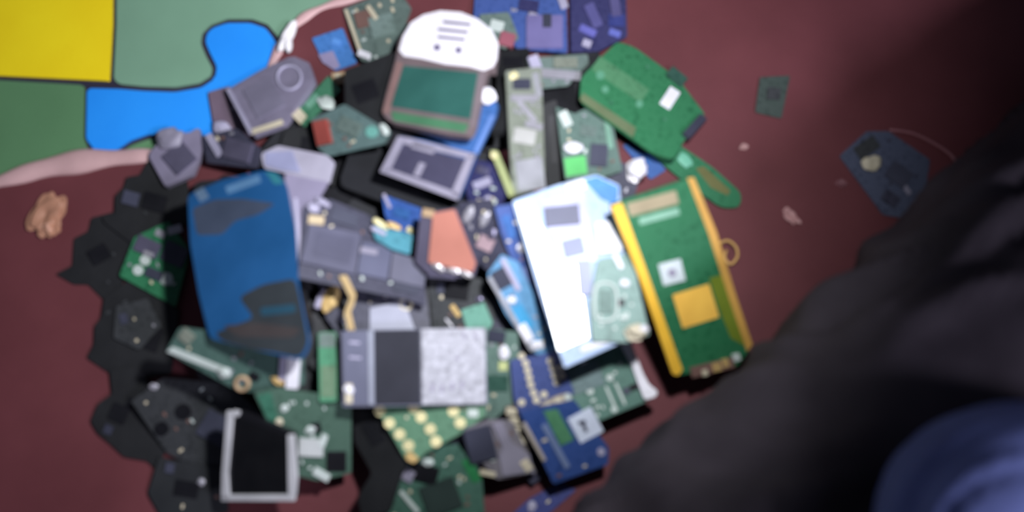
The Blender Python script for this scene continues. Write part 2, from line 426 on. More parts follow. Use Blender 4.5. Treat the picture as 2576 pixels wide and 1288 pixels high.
# ---- top edge
B('blue and mauve board cut off by the top edge of the photo', [(1196, -30), (1424, -40), (1428, 132), (1300, 122), (1260, 70), (1190, 58)], pcb((58, 80, 138)),
  [('shield_can', Rc(1370, 82, 92, 82, 0), 1.6, plastic((112, 106, 152))), ('chip', Rc(1330, 15, 50, 30, 10), 1, VIOLET), ('solder_blob', Blob(1345, 42, 20, 9, 40), 1.4, LILAC), ('chip', Rc(1376, 56, 22, 34, 0), 2.2, CHIP), ('bar', Rc(1416, 8, 20, 30, -20), 1.4, LILAC)], smd=4)
B('grey green board corner showing right of the white rounded label', [(1206, 36), (1280, 30), (1306, 96), (1270, 124), (1216, 98)], GGREY,
  [('block', Rc(1276, 102, 38, 34, 15), 2.0, plastic((146, 84, 96)), {'label': 'dull red block'}), ('chip', Rc(1250, 66, 34, 26, 15), .9, PALE)])
B('violet blue board with lilac streaks at the top, beside the big green board', [(1434, -40), (1574, -40), (1578, 92), (1508, 128), (1436, 132)], VIOLET,
  [('chip', Rc(1492, 40, 26, 62, -24), 1.2, plastic((84, 82, 132))), ('chip', Rc(1546, 10, 24, 66, -8), 1.2, plastic((84, 80, 122))), ('chip', Rc(1550, 52, 40, 30, 0), .9, NAVY),
   ('chip', Rc(1478, 78, 44, 18, 25), 1.0, plastic((100, 100, 172))), ('chip', Rc(1476, 110, 22, 18, 20), 1.0, LILAC), ('chip', Rc(1546, 84, 30, 16, 20), 1, plastic((96, 104, 176)))])
B('grey green board packed with chips at the top, left of the white label', [(862, 22), (1000, -30), (1034, 20), (1000, 110), (948, 160), (908, 152)], GGREY,
  [('chip', Rc(920, 48, 50, 40, -15), 1.2, BROWN), ('shield_can', Rc(962, 66, 60, 52, -14), 1.3, pcb((112, 130, 124))), ('bar', Rc(938, 34, 12, 40, -35), 1.8, CREAM), ('connector', Rc(918, 140, 30, 16, 20), 2.2, WHITE), ('bar', Rc(890, 82, 8, 120, -19), 1, CREAM)], smd=9)
B('small sky blue board leaning at the top left rim of the heap', [(784, 96), (862, 70), (898, 158), (842, 178), (806, 140)], pcb((58, 108, 168)),
  [('patch', [(800, 138), (838, 128), (856, 168), (840, 176), (812, 158)], .5, plastic((138, 130, 160))), ('chip', Rc(846, 106, 24, 16, 20), .8, plastic((88, 142, 208)))])
B('black shade filler in the dark gap left of the green window display', [(866, 176), (912, 160), (996, 128), (984, 220), (970, 330), (930, 316), (868, 264)], SHADE_INK, [('recess', Rc(920, 230, 60, 50, -20), .4, BLACK)], th=5, name='shade_filler', cat='housing', base='shell', bev=.6)  # black solid added to darken this gap like deep shade
B('black shade filler in the dark gap below the dull red block', [(716, 330), (790, 306), (816, 400), (850, 420), (840, 470), (780, 420), (700, 380)], SHADE_INK, [('recess', Rc(776, 366, 40, 40, 10), .4, BLACK)], th=4, name='shade_filler', cat='housing', base='shell', bev=.6)  # added black piece; the shade between the boards is put into its colour
B('tan connector stub below the small sky blue board', [(832, 184), (884, 178), (888, 204), (840, 214)], TAN, [('contact', Rc(850, 194, 14, 16, 0), .6, CREAM), ('contact', Rc(872, 192, 14, 16, 0), .6, GOLD)], th=3, base='housing', name='connector', cat='connector')
B('narrow green board with a round white blob beside the black gap', [(734, 292), (826, 190), (858, 226), (766, 318)], GREEN2,
  [('edge_strip', [(734, 292), (752, 272), (772, 294), (756, 314)], .8, CREAM), ('solder_blob', Blob(822, 262, 24, 19, 45), 3, PALE, {'label': 'round white blob'}), ('chip', Rc(786, 256, 40, 16, -45), .9, plastic((110, 160, 136)))])
B('grey green board with a dull red block, left of the green window display', [(782, 300), (866, 262), (982, 332), (966, 362), (824, 394), (800, 372)], pcb((86, 108, 106)),
  [('block', Rc(814, 334, 36, 62, -12), 2.2, RED, {'label': 'dull red block'}), ('pad', Ci(936, 332, 15), .7, plastic((110, 170, 158))), ('pad', Blob(968, 326, 18, 10, 45), 1.5, PALE), ('chip', Rc(880, 320, 58, 40, 25), 1, GGREY)], smd=4)
# ---- upper right
B('black shade filler in the gap right of the white rounded label', [(1240, 130), (1330, 120), (1340, 180), (1280, 200), (1270, 330), (1236, 330), (1250, 200)], SHADE_INK, [('recess', Rc(1290, 156, 50, 24, 0), .4, BLACK)], th=4, name='shade_filler', cat='housing', base='shell', bev=.6)  # shade of this gap drawn as an added black shape
B('black shade filler in the gap right of the pale strip board', [(1366, 262), (1400, 250), (1424, 460), (1376, 472)], SHADE_INK, [('recess', Rc(1392, 350, 16, 120, -4), .4, BLACK)], th=4, name='shade_filler', cat='housing', base='shell', bev=.6)  # added black sliver in place of the shadow between the two boards
B('T shaped grey green board with a bright silver bar near the top', [(1326, 146), (1478, 136), (1482, 160), (1446, 196), (1430, 216), (1352, 224)], GGREY,
  [('bar', Rc(1394, 188, 128, 22, 5), 1.8, TIN, {'label': 'bright silver bar'}), ('chip', Rc(1422, 158, 60, 26, 0), .9, PALEG), ('chip', Rc(1344, 158, 26, 36, -20), 1.2, LILAC)], smd=3)
B('long upright pale strip board crusted with silver parts', [(1272, 178), (1362, 168), (1372, 468), (1290, 494)], PALEG,
  [('shield_can', Rc(1332, 440, 68, 78, -8), 1.4, SHIELDB), ('connector', Rc(1318, 248, 70, 16, 0), 1.4, TIN), ('bar', Rc(1324, 280, 12, 70, -40), 1.2, TIN), ('chip', Rc(1312, 212, 44, 26, 0), .9, CHIP),
   ('chip', Rc(1318, 344, 56, 38, 10), 1, plastic((168, 168, 164))), ('solder_blob', Blob(1292, 182 + 10, 10, 14, 45), 1.2, PALEGOLD), ('solder_blob', Blob(1352, 402, 14, 9), 1.6, TIN), ('chip', Rc(1342, 316, 44, 16, 15), .9, TIN), ('bar', Rc(1350, 214, 16, 60, -10), 1.2, SHIELDB)], smd=10, smdm=TIN)
B('thin yellow green sliver of board beside the pale strip board', [(1232, 378), (1252, 378), (1296, 486), (1280, 496)], pcb((150, 158, 110)), [('pad', Ci(1243, 392, 9), .6, PALEGOLD)], th=2, tilt=.4)
B('grey green board with a bright white lump and a light green corner', [(1398, 268), (1446, 286), (1528, 246), (1566, 430), (1500, 452), (1422, 452)], pcb((86, 108, 100)),
  [('chip', Rc(1506, 392, 44, 56, 4), 1.2, DSLATE), ('solder_blob', Blob(1441, 373, 24, 15, -8), 3, WHITE, {'label': 'bright white lump'}), ('patch', Rc(1448, 418, 54, 46, -8), .5, LGREEN, {'label': 'light green patch'}),
   ('chip', Rc(1422, 300, 24, 40, -25), 1, PALE), ('bar', Rc(1528, 320, 14, 110, -8), .8, plastic((120, 160, 140))), ('chip', Rc(1480, 330, 40, 26, 10), .9, GGREY)], smd=7)
B('dark blue sliver of board under the big green board\'s lower edge', [(1566, 366), (1604, 344), (1676, 428), (1636, 452)], pcb((44, 82, 140)), [('chip', Rc(1628, 402, 22, 16, 40), .8, BLUE)])
B('crumpled white scrap of metal between two green boards', [(1576, 410), (1604, 396), (1630, 430), (1600, 462), (1578, 452)], FOIL, [('fold', Blob(1602, 426, 24, 26, 20), 5, WHITE)], th=1, base='sheet_scrap', name='metal_scrap', cat='scrap')
B('green board with a brown patch, its rounded end pointing to the lower right', [(1596, 350), (1690, 352), (1792, 420), (1866, 486), (1862, 522), (1816, 524), (1700, 440)], GREEN,
  [('patch', [(1750, 424), (1770, 418), (1838, 480), (1830, 492), (1788, 472)], .15, plastic((104, 104, 60))), ('pad', Blob(1722, 404, 22, 15, 40), 1, plastic((110, 180, 150)))], th=1.6, rnd=6)
B('big bright green board with a small white sticker at the heap\'s right top', [(1462, 196), (1490, 166), (1554, 104), (1596, 118), (1704, 196), (1776, 290), (1722, 352), (1694, 402), (1640, 384), (1458, 252)], pcb((42, 108, 70)),
  [('sticker', Rc(1685, 247, 30, 52, 33), .25, WHITE, {'label': 'small white sticker'}), ('edge_strip', [(1458, 252), (1466, 234), (1600, 322), (1592, 346)], .3, plastic((104, 118, 86))), ('connector', Rc(1744, 322, 22, 66, 42), 3, CHIP), ('patch', Rc(1560, 200, 150, 40, 34), .15, pcb((72, 122, 86))),
   ('pad', Ci(1608, 262, 9), .4, plastic((92, 150, 120))), ('pad', Ci(1522, 226, 9), .4, plastic((92, 150, 120))), ('pad', Ci(1510, 190, 11), .4, plastic((92, 150, 120))), ('chip', Rc(1700, 196, 50, 26, 40), 2.4, DGREEN)], th=1.6, rnd=4, smd=3, smdm=GREEN2)
# ---- middle right, blue layer
B('dark indigo board wedged right of the grey framed display block', [(1160, 396), (1236, 408), (1270, 490), (1244, 560), (1176, 500)], VIOLET,
  [('chip', Rc(1214, 462, 46, 20, -20), 1, LILAC), ('chip', Rc(1216, 430, 30, 20, 20), 1, SHIELD), ('solder_blob', Blob(1226, 500, 10, 8), 1.4, LILAC)], smd=5)
B('dark board with silver oblong parts right of the copper plate', [(1150, 510), (1236, 500), (1290, 660), (1250, 700), (1200, 660)], SLATE,
  [('capacitor', Blob(1180, 540, 11, 24, 25), 2.6, TIN), ('capacitor', Blob(1220, 550, 11, 22, 25), 2.6, TIN), ('chip', Rc(1222, 612, 40, 34, 25), 1.2, plastic((164, 140, 146))), ('capacitor', Blob(1240, 590, 9, 16, 25), 2, SHIELD)], smd=4)
B('long narrow blue board slanting beside the glaring white board', [(1244, 520), (1290, 512), (1404, 800), (1396, 884), (1330, 760), (1262, 590)], pcb((54, 76, 132)),
  [('shield_can', Rc(1330, 726, 46, 110, -22), 1.2, plastic((104, 118, 164))), ('solder_blob', Blob(1310, 625, 12, 14), 1.4, TIN), ('chip', Rc(1280, 570, 22, 60, -20), .6, BLUE)], smd=5)
B('light blue board with silver rim and dark chip, left of the glaring board', [(1226, 690), (1262, 640), (1304, 660), (1402, 868), (1380, 910), (1338, 882), (1272, 790)], pcb((88, 136, 172)),
  [('chip', Rc(1262, 700, 40, 50, -28), 1.2, CHIP), ('edge_strip', [(1226, 700), (1236, 694), (1346, 880), (1334, 884)], .8, SHIELDB), ('patch', Rc(1312, 800, 36, 66, -30), .5, plastic((66, 152, 198))), ('bar', Rc(1284, 690, 14, 90, -28), 1, LILAC),
   ('connector', Rc(1322, 836, 24, 46, -30), 1.6, WHITE), ('solder_blob', Blob(1286, 754, 11, 10), 1.6, WHITE), ('solder_blob', Blob(1350, 868, 18, 12), 1.6, WHITE)], smd=6)
# ---- lower middle
B('dark board with a green corner and gold contact below the copper plate', [(1076, 690), (1210, 700), (1246, 800), (1226, 860), (1090, 850)], DARK,
  [('patch', [(1160, 780), (1218, 760), (1240, 812), (1222, 846), (1178, 838)], .4, pcb((96, 146, 128))), ('contact', Rc(1146, 782, 34, 13, 55), .8, GOLD), ('pin', Rc(1130, 812, 26, 5, 50), 1, WHITE), ('chip', Rc(1150, 732, 60, 44, 8), 1.2, BLACK), ('solder_blob', Blob(1206, 752, 10, 7), 1.2, SHIELD)], smd=5)
B('dark green board between the silver shielded module and the gold dotted blue board', [(1220, 826), (1302, 836), (1312, 1000), (1236, 1060), (1214, 1040)], pcb((92, 116, 106)),
  [('pad', Rc(1266, 921, 22, 22, 0), .5, plastic((206, 214, 150))), ('solder_blob', Blob(1268, 886, 14, 18, 0), 1.6, WHITE), ('chip', Rc(1250, 846, 44, 30, 10), 1.2, CHIP), ('chip', Rc(1252, 964, 52, 40, 0), .8, DGREEN)], smd=5)
B('stub of board with a column of cream parts, left of the stickered blue board', [(1268, 1026), (1302, 1016), (1346, 1118), (1318, 1150), (1290, 1100)], pcb((96, 90, 84)),
  [('capacitor', Rc(1286 + i * 9, 1034 + i * 24, 26, 16, 8), 1.4, CREAM) for i in range(4)])
B('dark green board cut off by the bottom edge, below the green keypad board', [(1004, 1158), (1070, 1128), (1150, 1118), (1212, 1206), (1222, 1330), (968, 1340), (960, 1200)], pcb((62, 96, 82)),
  [('chip', Rc(1110, 1250, 90, 80, -20), 1.2, plastic((44, 58, 54))), ('chip', Rc(1068, 1190, 70, 44, 15), 1.2, BLACK), ('shield_can', Rc(1022, 1190, 44, 32, 30), 1.4, GREYP), ('solder_blob', Blob(1078, 1162, 14, 10), 1.6, PALE),
   ('patch', [(1160, 1160), (1186, 1150), (1212, 1206), (1190, 1216)], .4, pcb((34, 110, 62))), ('bar', Rc(1030, 1262, 10, 70, -40), .8, PALE)], smd=12)
B('blue scrap of board at the bottom edge between the heap and the dark trousers', [(1282, 1300), (1330, 1256), (1410, 1212), (1450, 1232), (1372, 1300)], NAVY, [('solder_blob', Blob(1338, 1274, 11, 13), 1.2, LILAC)], smd=2)
B('black shade filler in the dark gap left of the green keypad board', [(884, 1034), (936, 1022), (980, 1080), (1034, 1152), (1004, 1190), (972, 1290), (910, 1300), (900, 1250), (936, 1190), (892, 1112)], SHADE_INK, [('recess', Rc(940, 1090, 40, 60, -30), .4, BLACK)], th=4, name='shade_filler', cat='housing', base='shell', bev=.6)  # added black shape filling the shadow beside the keypad board
B('green keypad board with rows of round gold contacts at the bottom', [(936, 1008), (1216, 1000), (1222, 1046), (1160, 1090), (1066, 1142), (1046, 1164), (1022, 1158)], pcb((80, 118, 92)),
  [('key_contact', Ci(x, y, 14), .5, PALEGOLD) for x, y in ((956, 1034), (980, 1065), (1006, 1093), (1028, 1121), (1041, 1027), (1060, 1050), (1083, 1080), (1097, 1111), (1141, 1035), (1158, 1064))]
  + [('connector', [(1020, 1142), (1036, 1136), (1054, 1154), (1042, 1166), (1024, 1158)], 1, GOLD), ('chip', Rc(1190, 1040, 26, 20, 0), .8, PALE)], tilt=.4, smd=3)
B('dark square module with a crooked grey metal bracket near the bottom', [(1168, 1080), (1236, 1056), (1290, 1060), (1350, 1190), (1250, 1206), (1200, 1150)], pcb((110, 106, 112)),
  [('chip', Rc(1206, 1116, 70, 84, -14), 2, CHIP), ('bracket', [(1236, 1066), (1262, 1060), (1286, 1112), (1330, 1140), (1340, 1186), (1262, 1196), (1254, 1150), (1262, 1126)], 1.4, plastic((140, 136, 150)), {'label': 'crooked grey bracket'}),
   ('contact', Rc(1226, 1190, 40, 12, 12), .8, CREAM), ('contact', Rc(1322, 1168, 22, 30, -35), 1.8, CREAM)], smd=3)
# ---- lower right
B('green board with fine white parts at the lower right, half under the glaring white board', [(1400, 912), (1556, 850), (1640, 1004), (1500, 1062), (1450, 1030)], pcb((76, 110, 98)),
  [('chip', Rc(1470, 950, 90, 66, -20), 1, pcb((92, 112, 112))), ('bar', Rc(1560, 990, 6, 60, -24), .6, PALE), ('bar', Rc(1536, 1000, 6, 60, -24), .6, PALE), ('pad', Ci(1484, 984, 9), .6, PALE), ('pad', Ci(1534, 950, 9), .6, PALE), ('pad', Ci(1470, 920, 11), .6, WHITE), ('pad', Ci(1545, 1030, 8), .5, PALE)], smd=8, smdm=PALE)
item('plastic_strip', 'long white plastic strip lying on the green board at the lower right', 'strip', [(1558, 858), (1582, 850), (1604, 904), (1618, 940), (1632, 966), (1656, 986), (1650, 998), (1622, 1006), (1604, 960), (1588, 914)], WHITE,
     [('ridge', [(1572, 870), (1580, 868), (1636, 986), (1624, 990)], .8, WHITE)], th=2.2, rnd=1.5, base='strip', bev=.5)
B('blue board with two columns of small gold contacts at the lower middle', [(1284, 906), (1404, 884), (1446, 990), (1310, 1046), (1292, 1000)], pcb((54, 68, 118)),
  [('key_contact', Ci(x, y, 9, 10), .6, CREAM) for x, y in ((1312, 896), (1322, 914), (1327, 932), (1331, 950), (1335, 968), (1342, 988), (1349, 1006), (1384, 908), (1390, 926), (1395, 944), (1400, 962), (1410, 926), (1414, 946), (1312, 1012), (1368, 992))], tilt=.4)
B('cream connector bar between the gold dotted blue board and the tan barred blue board', [(1356, 1018), (1402, 996), (1432, 988), (1440, 1004), (1368, 1032)], plastic((168, 156, 138)), [('contact', Ci(1404, 1008, 9), .6, CREAM), ('contact', Ci(1428, 998, 9), .6, PALE), ('contact', Ci(1378, 1020, 9), .6, CREAM)], th=2.4, base='housing', name='connector', cat='connector')
B('blue board with a white square sticker, green patch and tan bar at the lower right', [(1308, 1040), (1360, 1024), (1446, 1008), (1532, 1128), (1530, 1168), (1392, 1218)], pcb((40, 66, 122)),
  [('sticker', Rc(1473, 1069, 66, 70, -28), .3, plastic((214, 222, 238)), {'label': 'white square sticker with a small dark mark'}), ('mark', Rc(1470, 1074, 9, 26, -24), .12, DSLATE, {'z': .3}), ('mark', Rc(1464, 1062, 20, 9, -10), .12, DSLATE, {'z': .3}),
   ('patch', [(1366, 1034), (1402, 1028), (1444, 1106), (1410, 1122)], .4, pcb((68, 118, 84)), {'label': 'green patch'}), ('bar', Rc(1343, 1110, 10, 108, -29), 1.4, plastic((176, 166, 156)), {'label': 'tan bar'}), ('bar', Rc(1398, 1122, 15, 124, -29), .7, plastic((108, 124, 158))), ('pad', Ci(1512, 1136, 10), .6, LILAC)], th=1.6, smd=3, tilt=.4)
# ---- right: white board, green grey board, yellow edged board
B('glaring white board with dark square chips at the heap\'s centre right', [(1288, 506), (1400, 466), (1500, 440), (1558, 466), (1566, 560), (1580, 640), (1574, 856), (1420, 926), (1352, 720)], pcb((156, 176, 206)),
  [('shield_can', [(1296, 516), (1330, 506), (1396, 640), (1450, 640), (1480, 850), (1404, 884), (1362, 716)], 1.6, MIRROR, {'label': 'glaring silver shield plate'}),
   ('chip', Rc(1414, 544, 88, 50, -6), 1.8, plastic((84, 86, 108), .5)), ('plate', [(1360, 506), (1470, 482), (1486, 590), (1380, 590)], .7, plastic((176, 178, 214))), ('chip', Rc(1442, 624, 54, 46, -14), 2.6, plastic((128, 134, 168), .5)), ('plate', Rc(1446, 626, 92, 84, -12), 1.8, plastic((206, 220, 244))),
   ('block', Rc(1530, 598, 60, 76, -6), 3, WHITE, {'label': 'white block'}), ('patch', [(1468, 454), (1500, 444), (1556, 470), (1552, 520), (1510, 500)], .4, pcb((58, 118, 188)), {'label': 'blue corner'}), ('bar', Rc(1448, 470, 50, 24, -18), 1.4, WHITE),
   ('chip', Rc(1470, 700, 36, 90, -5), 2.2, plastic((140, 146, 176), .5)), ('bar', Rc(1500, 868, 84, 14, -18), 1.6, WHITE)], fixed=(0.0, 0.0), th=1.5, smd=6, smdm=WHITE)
B('grey green board with outlined square chip, left of the yellow edged board', [(1504, 652), (1588, 636), (1634, 842), (1588, 862), (1490, 858), (1484, 760)], pcb((116, 142, 134)),
  [('frame', Line([(1500, 720), (1546, 722), (1548, 796), (1500, 800)], .8, 1, True), .4, PALE), ('chip', Rc(1524, 760, 34, 60, 0), .9, pcb((92, 116, 108))), ('solder_blob', Blob(1571, 712, 12, 10), 1.8, WHITE), ('bar', Rc(1554, 658, 12, 40, -28), 1.4, WHITE), ('solder_blob', Blob(1570, 798, 9, 8), 1.5, PALE)], smd=12, smdm=PALE)
B('cream crumpled connector at the foot of the yellow edged board', [(1570, 830), (1606, 812), (1632, 832), (1610, 858), (1580, 856)], CREAM, [('lump', Blob(1598, 834, 22, 14, 20), 4, CREAM), ('lump', Blob(1616, 828, 12, 10, 0), 4, WHITE)], th=2, base='housing', name='connector', cat='connector')
B('large green board with yellow tape along both long edges and a yellow square', [(1538, 516), (1740, 446), (1770, 500), (1890, 872), (1856, 920), (1704, 944)], pcb((32, 98, 62)),
  [('edge_tape', [(1536, 518), (1562, 510), (1628, 690), (1716, 930), (1704, 944), (1690, 940), (1604, 690)], .9, YELLOW, {'label': 'yellow edge tape'}),
   ('edge_tape', [(1728, 448), (1744, 446), (1800, 580), (1846, 730), (1892, 866), (1878, 884), (1826, 730), (1782, 590)], .5, plastic((206, 158, 78)), {'label': 'yellow edge tape'}),
   ('strip_label', Rc(1642, 512, 128, 34, -15), .2, plastic((152, 140, 112)), {'label': 'tan strip'}), ('strip_label', Rc(1658, 544, 104, 18, -15), .2, plastic((128, 172, 148))),
   ('sticker', Rc(1690, 685, 58, 56, -14), .25, plastic((196, 206, 206)), {'label': 'pale square sticker'}), ('pad', Rc(1750, 770, 96, 88, -17), .35, plastic((248, 192, 84), .4), {'label': 'yellow square'}),
   ('tape', [(1784, 700), (1832, 686), (1882, 850), (1872, 870), (1838, 850), (1806, 770)], .2, plastic((112, 128, 42), .3), {'label': 'olive tape'}), ('mark', Ci(1690, 686, 11), .1, GREYP, {'z': .25}),
   ('connector', Rc(1790, 924, 110, 26, -14), 1.2, BROWN), ('contact', Rc(1800, 922, 22, 22, -14), 1.6, GOLD), ('contact', Rc(1770, 936, 14, 16, -14), 1.6, CREAM), ('contact', Rc(1822, 912, 16, 20, -14), 1.6, GOLD), ('contact', Rc(1850, 898, 18, 18, -14), 1.6, PALE)], th=3, rnd=2, tilt=.4)
# ---- centre: grey shields
B('grey board with tangled gold ribbon and a pale metal plate, under the shielded board', [(796, 690), (930, 700), (1072, 740), (1086, 850), (862, 856), (820, 800)], SLATE,
  [('shield_can', [(930, 776), (1016, 756), (1044, 830), (930, 832)], 1.5, plastic((150, 152, 168))), ('foil', Blob(832, 752, 22, 32, 25), 4, GOLD, {'label': 'crumpled gold foil'}), ('foil', Blob(812, 752, 14, 26, 25), 3, LILAC), ('chip', Rc(866, 758, 30, 46, 10), .7, BLACK),
   ('ring', Line(Ci(1020, 766, 14, 10), 1.1, 1, True), .6, CREAM, {'label': 'cream ring'}), ('bar', Rc(950, 726, 60, 11, 12), 1.2, GOLD)], smd=8)
B('grey frame strip between the big blue board and the shielded board', [(716, 436), (828, 458), (800, 506), (776, 520), (766, 690), (734, 690)], plastic((126, 120, 142)), [('lip', [(738, 500), (748, 500), (764, 684), (752, 686)], 1, LILAC)], th=2.5, base='frame', name='metal_strip', cat='strip')
B('pale grey metal plate above the big blue board, beside the black gap', [(656, 386), (700, 366), (822, 390), (840, 408), (826, 462), (700, 432), (664, 424)], plastic((178, 174, 190), .4),
  [('plate', [(668, 384), (736, 380), (756, 434), (704, 428), (668, 416)], .5, plastic((160, 162, 194), .35))], th=2, base='plate', bev=.5, name='metal_plate', cat='plate')
B('slate board with a big grey shield can and dark chip at the heap\'s centre', [(764, 520), (830, 500), (926, 540), (1066, 678), (1072, 770), (1020, 752), (750, 700)], SLATE,
  [('shield_can', [(776, 566), (906, 590), (890, 694), (754, 662)], 2.2, plastic((82, 82, 102), .55), {'label': 'big grey shield can'}), ('plate', [(796, 586), (890, 604), (878, 668), (784, 644)], .4, plastic((74, 74, 94)), {'z': 2.2}), ('chip', [(910, 610), (986, 622), (972, 706), (896, 690)], 1.6, plastic((84, 86, 108))),
   ('shield_can', [(986, 636), (1030, 650), (1070, 690), (1064, 726), (978, 706)], 1.8, plastic((90, 90, 106))), ('bar', Rc(926, 634, 44, 14, 10), 2, GREYP), ('solder_blob', Blob(788, 524, 16, 13, 20), 3, LILAC), ('solder_blob', Blob(812, 512, 18, 10, 20), 3, LILAC), ('contact', Rc(794, 556, 40, 22, 6), 1.8, plastic((188, 170, 138))),
   ('chip', Rc(866, 548, 70, 34, 18), 1.2, DSLATE), ('chip', Rc(1020, 726, 66, 24, 12), 1, CHIP)], smd=7, tilt=.4)
item('flex_cable', 'thin gold ribbon cable snaking down over the grey tangle at the centre', 'cable', [(852, 694), (872, 692), (896, 742), (890, 770), (882, 782), (894, 836), (876, 836), (866, 786), (880, 750)], plastic((196, 172, 128)),
     [('trace', Line([(864, 698), (886, 744), (876, 784), (886, 830)], .5, .4), .1, GOLD)], th=.5, rnd=1.0, base='ribbon')
# ---- big blue board and its neighbours
B('dark green board with a white end block, under the big blue board\'s foot', [(418, 884), (452, 824), (540, 836), (762, 880), (766, 968), (690, 990), (600, 984)], pcb((66, 92, 84)),
  [('block', Rc(740, 930, 30, 86, 4), 3, WHITE, {'label': 'white upright block'}), ('block', Rc(714, 924, 18, 60, 4), 2, LILAC), ('solder_blob', Blob(700, 957, 16, 9, 30), 2.4, GOLD), ('edge_strip', [(420, 884), (434, 872), (580, 930), (572, 944)], .6, PALE), ('ring', Line(Ci(610, 964, 16, 10), 1.2, 1, True), .6, TAN),
   ('solder_blob', Blob(566, 936, 16, 14), 2.4, PALE), ('chip', Rc(470, 846, 36, 30, 40), 1.2, PALEG)], smd=8)
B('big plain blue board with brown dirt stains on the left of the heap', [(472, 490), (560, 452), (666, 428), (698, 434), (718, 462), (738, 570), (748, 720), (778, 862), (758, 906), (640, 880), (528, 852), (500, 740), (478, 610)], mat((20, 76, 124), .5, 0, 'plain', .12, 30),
  [('patch', [(668, 432), (696, 436), (714, 462), (690, 464)], .15, plastic((48, 118, 130))), ('dull_patch', [(484, 524), (540, 502), (610, 500), (694, 512), (650, 540), (590, 556), (560, 590), (496, 592)], .1, plastic((54, 64, 82), .7), {'label': 'brown dirt stain', 'rnd': 3}),
   ('dull_patch', [(600, 748), (660, 716), (742, 700), (752, 740), (776, 862), (756, 900), (690, 886), (640, 880), (560, 858), (540, 838), (640, 800)], .1, plastic((40, 46, 50), .7), {'label': 'dark patch', 'rnd': 4}), ('dull_patch', [(560, 820), (650, 812), (760, 826), (740, 850), (600, 848)], .1, plastic((56, 50, 50), .7), {'z': .1, 'rnd': 3}), ('scuff', Rc(700, 780, 90, 22, -6), .1, plastic((34, 70, 88)), {'z': .1, 'rnd': 2}),  # lower part of the board in a darker tone
   ('scuff', Rc(612, 464, 90, 20, -20), .12, plastic((84, 124, 160))), ('scuff', Rc(508, 490, 26, 30, -30), .12, plastic((92, 116, 140)))], th=2.2, rnd=4, tilt=.4)
B('dull green board with white square chip, right of the silver framed screen', [(640, 990), (700, 976), (884, 1004), (884, 1190), (800, 1210), (744, 1196), (690, 1096)], pcb((62, 88, 74)),
  [('chip', Rc(782, 1124, 62, 44, 3), 1.6, plastic((186, 190, 188)), {'label': 'white square chip'}), ('solder_blob', Blob(782, 1080, 14, 10), 1.6, PALE), ('block', Rc(812, 1106, 16, 30, 20), 2.0, PALE), ('patch', [(646, 994), (682, 986), (706, 1080), (690, 1096)], .4, pcb((44, 94, 74))), ('bar', Rc(808, 1192, 44, 20, 30), 1.4, PALE), ('chip', Rc(846, 1160, 50, 50, 0), 1, BLACK), ('solder_blob', Blob(702, 1060, 9, 9), 1.6, CREAM), ('solder_blob', Blob(716, 1026, 9, 9), 1.2, PALE)], smd=9, smdm=PALE)
item('phone_screen', 'black phone screen in a bent silver frame at the bottom left', 'display', [(574, 1034), (604, 1034), (740, 1090), (746, 1256), (560, 1256)], BLACK,
     [('frame_bar', [(574, 1032), (590, 1034), (576, 1190), (580, 1256), (560, 1256), (562, 1190)], 1.4, plastic((214, 214, 216), .4)), ('frame_bar', [(560, 1243), (744, 1243), (744, 1258), (560, 1258)], 1.4, plastic((214, 214, 216), .4)), ('frame_bar', [(726, 1092), (742, 1092), (750, 1200), (746, 1244), (728, 1244)], 1.4, plastic((214, 214, 216), .4)), ('frame_bar', [(590, 1030), (606, 1034), (602, 1046), (590, 1044)], 1.4, plastic((214, 214, 216), .4)),
      ('glass', [(592, 1048), (720, 1096), (724, 1240), (584, 1240)], .3, mat((14, 14, 16), .2, 0, 'plain', .05))], th=2.4, base='screen_back', tilt=.4)
B('narrow upright green board edge left of the silver shielded module', [(800, 836), (846, 834), (848, 1010), (804, 1012)], pcb((58, 122, 88)), [('patch', Rc(823, 856, 40, 36, 0), .3, GGREY), ('patch', Rc(826, 960, 36, 80, 0), .3, pcb((84, 112, 84)))], th=3, tilt=.4)
B('flat module with slate flap, black screen and speckled silver shield at the bottom centre', [(858, 832), (1222, 824), (1226, 1018), (862, 1024)], plastic((92, 94, 112)),
  [('flap', [(862, 834), (926, 832), (928, 1016), (866, 1020)], .6, plastic((96, 98, 118))), ('bar', [(926, 832), (940, 832), (942, 1018), (928, 1018)], 1.4, plastic((146, 150, 164))), ('screen', [(942, 832), (1056, 830), (1058, 1016), (944, 1018)], .8, plastic((34, 35, 46), .75), {'label': 'black screen'}),
   ('shield_can', [(1060, 828), (1220, 826), (1222, 1016), (1062, 1018)], 1.6, mat((168, 168, 176), .65, .05, 'metal', .34, 300), {'label': 'speckled silver shield'}), ('contact', Rc(878, 990, 18, 50, 0), 1.2, CREAM), ('solder_blob', Blob(878, 981, 13, 10, 20), 2.6, WHITE),
   ('mark', Rc(892, 862, 26, 6, 5), .1, LILAC, {'z': .6}), ('mark', Rc(894, 900, 30, 6, 5), .1, LILAC, {'z': .6})] + [('mark', Rc(x, y, 9, 20, 8), .1, GREYP, {'z': 1.6}) for x, y in ((1088, 976), (1112, 978), (1138, 972), (1162, 968))] + [('mark', Rc(1150, 902, 12, 8, 30), .1, GREYP, {'z': 1.6}), ('mark', Rc(1168, 846, 8, 16, -30), .1, GREYP, {'z': 1.6}), ('mark', Rc(1196, 846, 8, 16, -30), .1, GREYP, {'z': 1.6})], th=2, rnd=1.2, tilt=.4)
